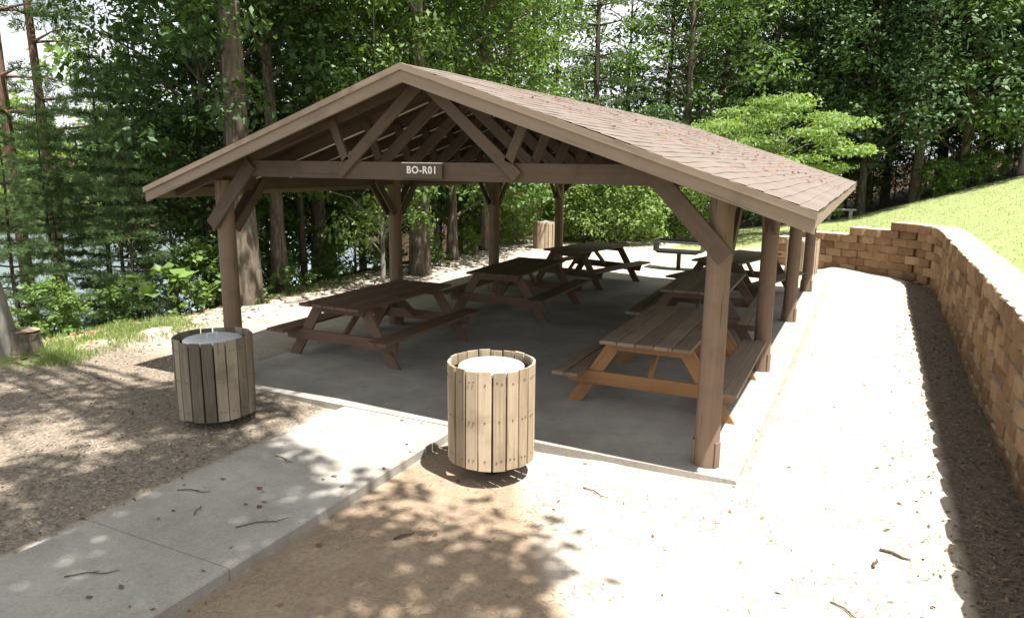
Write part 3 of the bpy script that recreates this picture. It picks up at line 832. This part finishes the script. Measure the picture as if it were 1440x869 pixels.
plant('broad_light', 'broadleaf_tree', 'bright leafy tree just behind the roof peak', *pol(30.3, 25), 1.2, group='tall trees on the lake bank')
plant('broad_dark', 'broadleaf_tree', 'dark leafy tree crowding behind the left end of the roof', *pol(48.6, 17.6), .62, sz=.8, group='tall trees on the lake bank')
plant('broad_slim', 'broadleaf_tree', 'slim dark leaved tree wrapped round the thick trunk behind the front left post', *pol(47.2, 16.3), 1.0, group='tall trees on the lake bank')
plant('broad_slim', 'broadleaf_tree', 'slim dark leaved tree just right of the slimmer grey trunk', *pol(42.2, 18.0), 1.05, group='tall trees on the lake bank')
# right hand wood
plant('dogwood', 'dogwood_tree', 'light green layered dogwood above the right side of the roof', *pol(6.6, 28.0), .86, .6)
plant('dogwood', 'dogwood_tree', 'smaller light green layered tree just left of the spreading dogwood', *pol(10.8, 31.0), .8, 2.2)
plant('holly', 'holly_tree', 'large dark glossy tree at the edge of the lawn', *pol(-2.4, 36.5), 1.12)
plant('holly', 'holly_tree', 'dark tree with two grey trunks above the curve of the wall', *pol(.9, 36), .95, 1.0)
plant('broad_light', 'broadleaf_tree', 'light green tree at the upper right corner over the lawn', *pol(-8.2, 40), 1.5, group='trees edging the lawn')
plant('broad_mid', 'broadleaf_tree', 'mid green tree standing where the lawn meets the right edge', *pol(-6.2, 42), 1.1, group='trees edging the lawn')
plant('hemlock', 'hemlock_tree', 'feathery dark hemlock rising behind the back of the roof', *pol(10.6, 35), 1.05)
plant('hemlock', 'hemlock_tree', 'feathery hemlock between the sky gap and the layered dogwood', *pol(14.6, 36), .95)
plant('hemlock', 'hemlock_tree', 'tall drooping hemlock above the spreading dogwood', *pol(5.5, 38), 1.15)
# bushes behind the pavilion
plant('bush', 'leafy_bush', 'big sunlit bush behind the middle of the pavilion, largest of the hedge', *pol(17.3, 26.6), 1.12, cat='bush', crown='foliage', stem='stem')
plant('bush', 'leafy_bush', 'sunlit bush behind the picnic table at the back left', *pol(20.3, 26.0), .95, cat='bush', crown='foliage', stem='stem')
plant('bush', 'leafy_bush', 'lower bush behind the barbecue grill', *pol(13.6, 28.2), .78, cat='bush', crown='foliage', stem='stem')
plant('bush', 'leafy_bush', 'bright green bush left of the trash can at the back', *pol(27.4, 25.0), .8, cat='bush', crown='foliage', stem='stem')
plant('bush', 'leafy_bush', 'low bright bush right behind the trash can at the back', *pol(22.6, 26.6), .6, cat='bush', crown='foliage', stem='stem')
plant('broad_sparse', 'broadleaf_tree', 'thin leaved tree wisping across the left of the sky gap above the roof', *pol(22.8, 33), 1.0, group='tall trees on the lake bank')
plant('broad_sparse', 'broadleaf_tree', 'thin leaved tree wisping across the right of the sky gap above the roof', *pol(17.6, 36), 1.05, group='tall trees on the lake bank')
plant('under', 'understory_tree', 'low leafy tree at the foot of the sky gap above the roof', *pol(19.2, 37), 1.5)
# --- fill of the wood: near copies of one another
random.seed(77)
def fill(lst, kinds, label, group, s0=.85, s1=1.15, cat='tree'):
    for (az, D) in lst:
        k = random.choice(kinds); x, y = pol(az, D)
        nm = {'broad_dark': 'broadleaf_tree', 'broad_mid': 'broadleaf_tree', 'broad_tall': 'broadleaf_tree', 'broad_light': 'broadleaf_tree', 'holly': 'holly_tree', 'hemlock': 'hemlock_tree', 'pine': 'pine_tree', 'pine_tall': 'pine_tree', 'under': 'understory_tree', 'under_dark': 'understory_tree', 'bush': 'leafy_bush', 'shrub': 'leafy_shrub', 'weed': 'leafy_weed'}[k]
        plant(k, nm, label, x, y, random.uniform(s0, s1), group=group, cat=cat)
fill([(47.0, 24), (44.2, 25), (40.2, 27), (35.6, 28), (32.0, 33), (28.2, 38)],
     ['broad_dark', 'broad_mid', 'broad_tall'], 'leafy tree in the wood between the pavilion and the lake', 'lakeside wood')
fill([(51.2, 17), (48.6, 17.5), (46.6, 19.2), (44.8, 19.8), (42.4, 19.2), (40.4, 20.2), (38.4, 21.6), (35.6, 22.6), (31.8, 24.8), (29.2, 26.0), (27.2, 28.2), (22.2, 30.5)],
     ['under_dark', 'under_dark', 'under'], 'dark understory tree behind the pavilion on the lake bank', 'understory on the lake bank', .6, .95)
fill([(12.5, 40), (13.2, 33.5), (8.6, 41), (7.2, 36), (3.2, 40), (2.0, 44), (-.6, 42), (-3.8, 44), (-5.0, 38.5), (-7.4, 46), (-9.6, 43), (-11, 40), (9.6, 36.5), (4.0, 36.5), (-9.0, 50), (0.6, 50), (5.5, 50), (10.5, 50)],
     ['holly', 'broad_mid', 'hemlock', 'broad_mid'], 'tall tree in the dark wood beyond the lawn', 'wood beyond the lawn', .95, 1.25)
fill([(15.2, 31), (11.8, 33), (9.0, 33), (-7.8, 42.5), (-4.6, 41), (1.8, 40), (18.8, 30.5), (-1.2, 42), (-3.0, 43), (-6.0, 44), (-9.2, 45), (.2, 43), (3.4, 40), (5.2, 39), (7.4, 39), (-2.2, 47), (-4.4, 48), (-7.4, 49), (2.2, 46), (.9, 48)],
     ['under_dark', 'under'], 'understory tree in the shade of the wood beyond the lawn', 'understory beyond the lawn', .7, 1.0)
# --- low plants on the bank
def bank(lst, kind, label, group, s0, s1):
    for (x, y) in lst:
        plant(kind, 'leafy_shrub' if kind == 'shrub' else 'leafy_weed', label, x, y, random.uniform(s0, s1), group=group, cat='plant', crown='leaves', stem='stem')
plant('shrub', 'leafy_shrub', 'pale bushy shrub beside the front left post', -10.45, 3.35, 1.05, cat='plant', crown='leaves', stem='stem')
bank([(-10.9, 4.3), (-11.2, 2.0), (-10.9, .6), (-11.0, -.2), (-10.7, 5.6), (-10.6, 7.2), (-10.3, 9.0), (-9.9, 10.6), (-9.7, 12.4), (-10.6, -1.4)], 'shrub', 'low leafy shrub on the lip of the lake bank', 'low shrubs on the bank', .45, .8)
bank([(-9.9, 4.9), (-9.7, 5.4), (-10.0, 5.9), (-9.8, 6.6), (-9.6, 3.9), (-10.0, 2.6), (-9.9, 8.2), (-9.3, 10.2)], 'weed', 'small weed sprouting at the edge of the clearing', 'weeds at the clearing edge', .55, 1.0)
fill([(-4.4, 37.0), (-5.6, 38.2), (-3.4, 36.6), (-6.6, 39.4), (3.0, 34.5)], ['shrub'], 'green shrub along the top edge of the lawn', 'shrubs at the lawn edge', .9, 1.4, 'plant')

# big leaved sapling on the bank
e = empty('big_leaf_sapling', (-10.45, 2.55, gz(-10.45, 2.55) - .05)); tag(e, 'sapling with large pale green leaves on the bank behind the shaded trash can', 'plant')
r = np.random.default_rng(5); mb = MB(); cs = []; ns_ = []
for k in range(9):
    a = k * 2.4; l = r.uniform(.25, .85); z = r.uniform(.55, 1.05)
    tip = Vector((math.cos(a) * l, math.sin(a) * l, z)); mb.rod([(0, 0, z * .35), tip * .6 + Vector((0, 0, .12)), tip], [.012, .008, .004], 5, cap=False)
    for q in range(5):
        f = r.uniform(.45, 1.05); p = tip * f; p.z = .36 * z + (z - .36 * z) * f + r.uniform(-.06, .08)
        cs.append([p.x + r.uniform(-.12, .12), p.y + r.uniform(-.12, .12), p.z]); ns_.append([r.uniform(-.4, .4), r.uniform(-.4, .2), 1])
mb.rod([(0, 0, 0), (0, 0, 1.0)], [.02, .008], 7); mb.build('stem', M['bark_dark'], e)
C, A_, B_ = leaf_set(np.array(cs) * 1.2, .30, r, np.array(ns_), .8)
lme = quads('leaves', C, A_, B_, M['leaf_light']); q = bpy.data.objects.new('leaves', lme); col.objects.link(q); q.parent = e

# leaning pale trunk at the left edge and the tree whose canopy shades the foreground
LS = np.array([-.35, .12])     # shadow shift per metre of height
def shade_tree(name, label, base, top, zone, npuff, hr, lm, seed, trk, bm_):
    """an overhanging tree: trunk, long limbs and clumps of leaves spread over the zone"""
    r = np.random.default_rng(seed); random.seed(seed)
    e = empty(name, (base[0], base[1], gz(*base) - .2)); tag(e, label, 'tree')
    mb = MB(); b0 = Vector((base[0], base[1], gz(*base) - .2)); tp = Vector(top) - b0
    pts = [tp * (i / 7) + Vector((.1 * math.sin(i * 2 + seed), .08 * math.cos(i * 1.7), 0)) * (1 if 0 < i < 7 else 0) for i in range(8)]
    mb.rod(pts, [trk * (1.35 if i == 0 else 1) * (1 - .08 * i) for i in range(8)], 14, wob=.05)
    sets = []
    for k in range(npuff):
        gx, gy = zone(r)
        h = r.uniform(*hr); c = np.array([gx - LS[0] * h, gy - LS[1] * h, h]) - np.array(b0)
        rad = r.uniform(.35, .95)
        sets.append(puff_leaves(c, rad, int(190 * rad ** 1.7) + 14, r, .5, .17))
        if k % 3 == 0:
            j = pts[int(r.integers(4, 8))]; mid = (j + Vector(c)) / 2 + Vector((r.uniform(-.4, .4), r.uniform(-.4, .4), .5))
            mb.rod([j, mid, Vector(c)], [.07, .045, .012], 6, cap=False)
    mb.build('trunk', bm_, e, smooth=True)
    cm = quads('crown', *join(sets), lm); q = bpy.data.objects.new('crown', cm); col.objects.link(q); q.parent = e
    return e
def inpoly(p, poly):
    x, y = p; c = False
    for (x0, y0), (x1, y1) in zip(poly, poly[1:] + poly[:1]):
        if (y0 > y) != (y1 > y) and x < (x1 - x0) * (y - y0) / (y1 - y0) + x0: c = not c
    return c
def polyzone(poly):
    xs_ = [p[0] for p in poly]; ys_ = [p[1] for p in poly]
    def f(r):
        while True:
            p = (r.uniform(min(xs_), max(xs_)), r.uniform(min(ys_), max(ys_)))
            if inpoly(p, poly): return p
    return f
Z1 = [(-4.4, -.95), (-5.6, -.75), (-6.6, -.55), (-9.4, -1.5), (-11, -3), (-8, -7), (-4.2, -7.5), (-2.6, -5.5), (-2.9, -3.2), (-3.3, -2.1), (-3.9, -1.4)]
Z3 = [(-4.3, -1.45), (-3.5, -1.6), (-3.0, -2.3), (-2.65, -3.6), (-2.7, -6), (-5, -6), (-4.6, -2.2)]
Z2 = [(-2.7, -1.75), (-1.9, -1.85), (-1.2, -1.85), (-.6, -2.3), (-.7, -3.0), (-1.0, -5), (-3.2, -5), (-2.9, -2.6)]
shade_tree('overhanging_tree', 'tall leaning tree with pale grey trunk at the left edge of the clearing', (-9.98, -.68), (-10.7, -1.5, 12.5), lambda r: ((r.normal(-5.45, .4), r.normal(-1.0, .33)) if r.uniform() < .14 else polyzone(Z1)(r)), 150, (10, 16), M['leaf_mid'], 3, .17, M['bark_grey'])
shade_tree('overhanging_tree', 'tree left of the viewpoint whose boughs shade the sand in front', (-7.2, -10.5), (-3.2, -7.5, 10.5), polyzone(Z2), 34, (9, 13), M['leaf_mid'], 4, .2, M['bark'])

shade_tree('overhanging_tree', 'tall tree behind the viewpoint shading the concrete path', (-6.6, -13.5), (-2.5, -8.0, 12.5), polyzone(Z3), 50, (10.5, 15), M['leaf_mid'], 6, .2, M['bark'])
# far shore wood across the lake
r = np.random.default_rng(9); cs = []
sets = []
for k in range(420):
    az = r.uniform(18, 70); D = r.uniform(95, 135); x, y = pol(az, D); hh = r.uniform(4, 17) * (1.3 if az > 51 else .85 if az > 42 else .6)
    sets.append(puff_leaves(np.array([x, y, -5 + hh * r.uniform(.05, 1)]), r.uniform(2.0, 4.2), 70, r, .8, 1.1))
fm = quads('far_shore_wood', *join(sets), M['leaf_light']); o = bpy.data.objects.new('far_shore_wood', fm); col.objects.link(o)
tag(o, 'pale green wooded far shore across the lake at the upper left', 'woods', kind='stuff')
mb = MB()
for k in range(40):
    az0, az1 = 15 + k * 1.5, 15 + (k + 1) * 1.5
    a0 = pol(az0, 90); a1 = pol(az1, 90); b0 = pol(az0, 150); b1 = pol(az1, 150)
    i = len(mb.v); mb.v += [Vector((*a0, -5.3)), Vector((*a1, -5.3)), Vector((*b1, 5)), Vector((*b0, 5))]; mb.face((i, i + 1, i + 2, i + 3), [(0, 0)] * 4)
o = mb.build('far_hill', M['ground'], recalc=False); tag(o, kind='structure')
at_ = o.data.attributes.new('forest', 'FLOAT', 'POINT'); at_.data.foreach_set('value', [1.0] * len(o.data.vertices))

# ------------------------------------------------------------------ stuff on the ground
def blades(name, pts, h, m, seed, wid=.006, label=None, cat='grass', lean=.45):
    r = np.random.default_rng(seed); P3 = np.array(pts); n = len(P3)
    d = np.stack([r.normal(0, lean, n), r.normal(0, lean, n), np.ones(n)], 1); d = unit(d); hh = h * r.uniform(.5, 1.3, (n, 1))
    A_ = d * hh * .5; B_ = unit(np.cross(d, r.normal(0, 1, (n, 3)))) * wid
    me_ = quads(name, P3 + A_, A_, B_, m); o = bpy.data.objects.new(name, me_); col.objects.link(o); tag(o, label, cat, kind='stuff'); return o
r = np.random.default_rng(11); pts = []
for k in range(9500):      # grass clumps on the left bank
    cx, cy, sx, sy = [(-9.75, .9, .45, .55), (-9.3, .1, .35, .5), (-9.0, -.55, .25, .2), (-10.2, 1.4, .4, .4), (-9.3, 1.5, .3, .5), (-9.9, 5.6, .25, .9)][int(r.integers(0, 6))]
    x, y = r.normal(cx, sx), r.normal(cy, sy)
    if math.sin(x * 7) + math.sin(y * 6 + x * 3) < -.55: continue
    pts.append((x, y, gz(x, y) - .01))
blades('bank_grass', pts, .11, M['grass'], 12, .006, 'tufts of bright grass on the lip of the lake bank at the left')
pts = []
for k in range(20000):    # lawn on the slope above the wall
    y = 2 + 29 * r.uniform() ** 1.0; x = r.uniform(-4, 9.5)
    sd = wall_sd(x, y)
    if x > -1.35 and sd < .42: continue
    if x <= -1.35 and y < 16.5: continue
    if y > np.interp(x, [-12, -8, -4, .5, 6.8, 20], [11, 16, 27, 29, 31, 34]) + .6: continue
    pts.append((x, y, gz(x, y, sd) - .01))
blades('lawn_grass', pts, .055, M['grass'], 13, .008, 'short sunlit lawn grass on the slope above the retaining wall')

def scatter(name, m, n, fn, size, label, cat, asp=.5, tilt=.5, lift=.008):
    rr = np.random.default_rng(len(name) * 13 + n); cs = []
    while len(cs) < n:
        x, y = fn(rr); z = gz(x, y)
        if -6.42 < x < .33 and -.26 < y < 11.2: z = 0.0
        elif -4.12 < x < -2.6 and y < 0: z = -.006
        cs.append((x, y, z + lift))
    cs = np.array(cs); up = np.stack([rr.normal(0, tilt, n), rr.normal(0, tilt, n), np.ones(n)], 1)
    n_ = unit(up); ref = unit(rr.normal(0, 1, (n, 3))); a = unit(np.cross(n_, ref)); b = np.cross(n_, a)
    s = size * rr.uniform(.5, 1.6, (n, 1))
    me_ = quads(name, cs, a * s * .5, b * s * .5 * asp, m); o = bpy.data.objects.new(name, me_); col.objects.link(o); tag(o, label, cat, kind='stuff'); return o
def left_dirt(r):
    while True:
        x, y = r.uniform(-10, -4.14), r.uniform(-6, 1.2)
        if x > -6.45 and y > -.3: continue
        return x, y
scatter('wood_chips', M['chips'], 9000, left_dirt, .035, 'loose wood chips covering the bare ground left of the path', 'mulch', .4, .45)
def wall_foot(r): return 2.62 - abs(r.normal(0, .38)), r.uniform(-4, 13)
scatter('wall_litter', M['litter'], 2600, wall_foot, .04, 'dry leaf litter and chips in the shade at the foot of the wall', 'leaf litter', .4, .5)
def anyw(r):
    while True:
        x, y = r.uniform(-10, 2.5), r.uniform(-6, 12)
        if -6.3 < x < .25 and y > -.1 and r.uniform() < .93: continue
        return x, y
scatter('leaf_litter', M['litter'], 420, anyw, .045, 'scattered small dead leaves on the ground around the pavilion', 'leaf litter', .55, .35)
def front(r):
    while True:
        x, y = r.uniform(-2.55, 2.3), r.uniform(-5, 12.5)
        if x < .36 and y > -.3: continue
        if mnoise.noise(Vector((x * 1.6, y * 1.6, 3))) + r.uniform(-.3, .3) > .08: return x, y
scatter('ground_debris', M['straw'], 5200, front, .055, 'fine straw and bark crumbs on the sand right of the path and along the slab', 'leaf litter', .10, .2)
def bankl(r): return r.normal(-10.6, .8), r.uniform(-3, 14)
scatter('bank_litter', M['litter'], 3500, bankl, .085, 'brown leaf litter under the trees on the bank', 'leaf litter', .6, .5)
# leaves on the roof
rr = np.random.default_rng(41); cs = []
for k in range(620):
    if rr.uniform() < .75:
        cx, cy = [(-2.4, 3), (-1.6, 5.5), (-.9, 3.5), (-.3, 7.5), (-1.9, 8.5), (.1, 4.5), (-2.2, 1.2)][int(rr.integers(0, 7))]
        x, y = rr.normal(cx, .45), rr.normal(cy, 1.1)
    else: x, y = rr.uniform(XC + .05, .75), rr.uniform(-.4, 11)
    if x < XC + .03 or x > XR - .03 or y < YF + .05 or y > YB - .05: continue
    cs.append((x, y, rz(x) + .026))
cs = np.array(cs); up = np.stack([np.full(len(cs), SL) + rr.normal(0, .25, len(cs)), rr.normal(0, .25, len(cs)), np.ones(len(cs))], 1)
n_ = unit(up); ref = unit(rr.normal(0, 1, (len(cs), 3))); a = unit(np.cross(n_, ref)); b = np.cross(n_, a); s = .045 * rr.uniform(.4, 1.7, (len(cs), 1))
me_ = quads('roof_leaves', cs, a * s * .5, b * s * .3, M['red_leaf']); o = bpy.data.objects.new('roof_leaves', me_); col.objects.link(o)
tag(o, 'reddish fallen leaves scattered over the shingles of the roof', 'leaf litter', kind='stuff')

# fallen sticks
def stick(label, x, y, ang, L, rad=.008):
    z = -.006 if (-4.12 < x < -2.6 and y < -.27) else gz(x, y)
    e = [(0, 0, rad + .004), (L * .4, .02 * L + .01, rad + .008), (L * .75, -.05 * L, rad + .005), (L, .03 * L, rad + .004)]
    mb = MB(); mb.rod(e, [rad, rad, rad * .8, rad * .5], 7)
    if L > .2: mb.rod([(L * .45, .02, rad), (L * .62, .12 * L, rad)], [rad * .6, rad * .3], 5)
    o = mb.build('fallen_stick', M['twig']); o.location = (x, y, z); o.rotation_euler = (0, 0, ang); tag(o, label, 'stick', 'fallen sticks')
stick('thickest stick on the sunlit sand near the wall shadow', 1.50, -.80, R(-18), .22, .011)
stick('short stick on the sand just left of the thickest one', 1.46, -1.12, R(80), .14, .010)
stick('thin twig on the sand below the thickest stick', 1.2, -1.75, R(-35), .24, .006)
stick('thin twig on the path left of the joint between its slabs', -3.95, -2.7, R(20), .30, .0045)
stick('curved twig on the path nearest the viewer', -3.50, -3.98, R(40), .34, .0045)
stick('twig lying along the path near its right edge', -3.0, -2.95, R(50), .4, .0045)
stick('small twig at the middle of the path', -3.45, -2.95, R(120), .16, .0045)
stick('twig on the path halfway to the slab', -3.75, -1.75, R(-10), .26, .0045)
stick('small stick on the brown sand beside the path', -1.9, -2.4, R(60), .18, .008)
stick('stick on the sand in front of the slab edge', -.9, -.9, R(-20), .28, .006)
for (x, y, l) in ((-3.35, -2.35, 'red fallen leaf on the middle of the path'), (-2.95, -1.85, 'red fallen leaf near the right edge of the path'), (-3.1, -2.6, 'dull red leaf on the path in front of the brighter one'), (-2.35, -2.75, 'red leaf on the brown sand right of the path')):
    mb = MB(); o_ = [(0, -.03, 0), (.022, -.005, .012), (.012, .03, .004), (-.012, .03, .01), (-.022, -.004, .003)]
    mb.prism(o_, (0, 0, .0015)); o = mb.build('fallen_leaf', M['red_leaf']); o.location = (x, y, (-.004 if x < -2.6 else gz(x, y) + .006)); o.rotation_euler = (0, 0, x * 9); tag(o, l, 'leaf', 'single fallen leaves')

# ------------------------------------------------------------------ light
SUN = Vector((-.365, .12, -1)).normalized()
li = bpy.data.lights.new('sun', 'SUN'); li.energy = 5.0; li.angle = R(.53); li.color = (1, .955, .88)
so = bpy.data.objects.new('sun', li); col.objects.link(so); so.rotation_euler = SUN.to_track_quat('-Z', 'Y').to_euler()
w = bpy.data.worlds.new('World'); sc.world = w; w.use_nodes = True; nt = w.node_tree; nt.nodes.clear()
sky = nt.nodes.new('ShaderNodeTexSky'); sky.sky_type = 'NISHITA'; sky.sun_disc = False
sd_ = -SUN; sky.sun_elevation = math.asin(sd_.z); sky.sun_rotation = math.atan2(sd_.x, sd_.y)
sky.air_density = 1.0; sky.dust_density = 1.4; sky.ozone_density = 1.0
tc = nt.nodes.new('ShaderNodeTexCoord'); 
cl = noi(nt, mapping(nt, tc.outputs['Generated'], (1, 1, 2.2)), 2.3, 7, .6)
cf = ramp(nt, cl, [(.22, (0, 0, 0)), (.40, (1, 1, 1))])
cm = mix(nt, mth(nt, 'MULTIPLY', cf, .92), sky.outputs[0], (13, 13.2, 13.5))
bg = nt.nodes.new('ShaderNodeBackground'); bg.inputs[1].default_value = .04; nt.links.new(cm, bg.inputs[0])
wo = nt.nodes.new('ShaderNodeOutputWorld'); nt.links.new(bg.outputs[0], wo.inputs[0])

# ------------------------------------------------------------------ camera
ca = bpy.data.cameras.new('camera'); co = bpy.data.objects.new('camera', ca); col.objects.link(co); sc.camera = co
fw = Vector((-0.43184397, 0.88015866, -0.19705715)); rt = Vector((0.89678163, 0.44234898, 0.01049214)); up = Vector((-0.09640277, 0.17218627, 0.98033586))
co.matrix_world = Matrix(((rt.x, up.x, -fw.x, 1.2062), (rt.y, up.y, -fw.y, -6.6886), (rt.z, up.z, -fw.z, 2.8), (0, 0, 0, 1)))
ca.sensor_width = 36; ca.lens = 1024.74 / 1440 * 36; ca.clip_start = .05; ca.clip_end = 2000
sc.view_settings.view_transform = 'Standard'; sc.view_settings.look = 'None'; sc.view_settings.gamma = 1; sc.view_settings.exposure = 1.38
sc.view_settings.use_curve_mapping = False
sc.cycles.max_bounces = 7; sc.cycles.diffuse_bounces = 3; sc.cycles.transmission_bounces = 3; sc.cycles.glossy_bounces = 2
sc.cycles.use_denoising = True
sc.cycles.caustics_reflective = False; sc.cycles.caustics_refractive = False
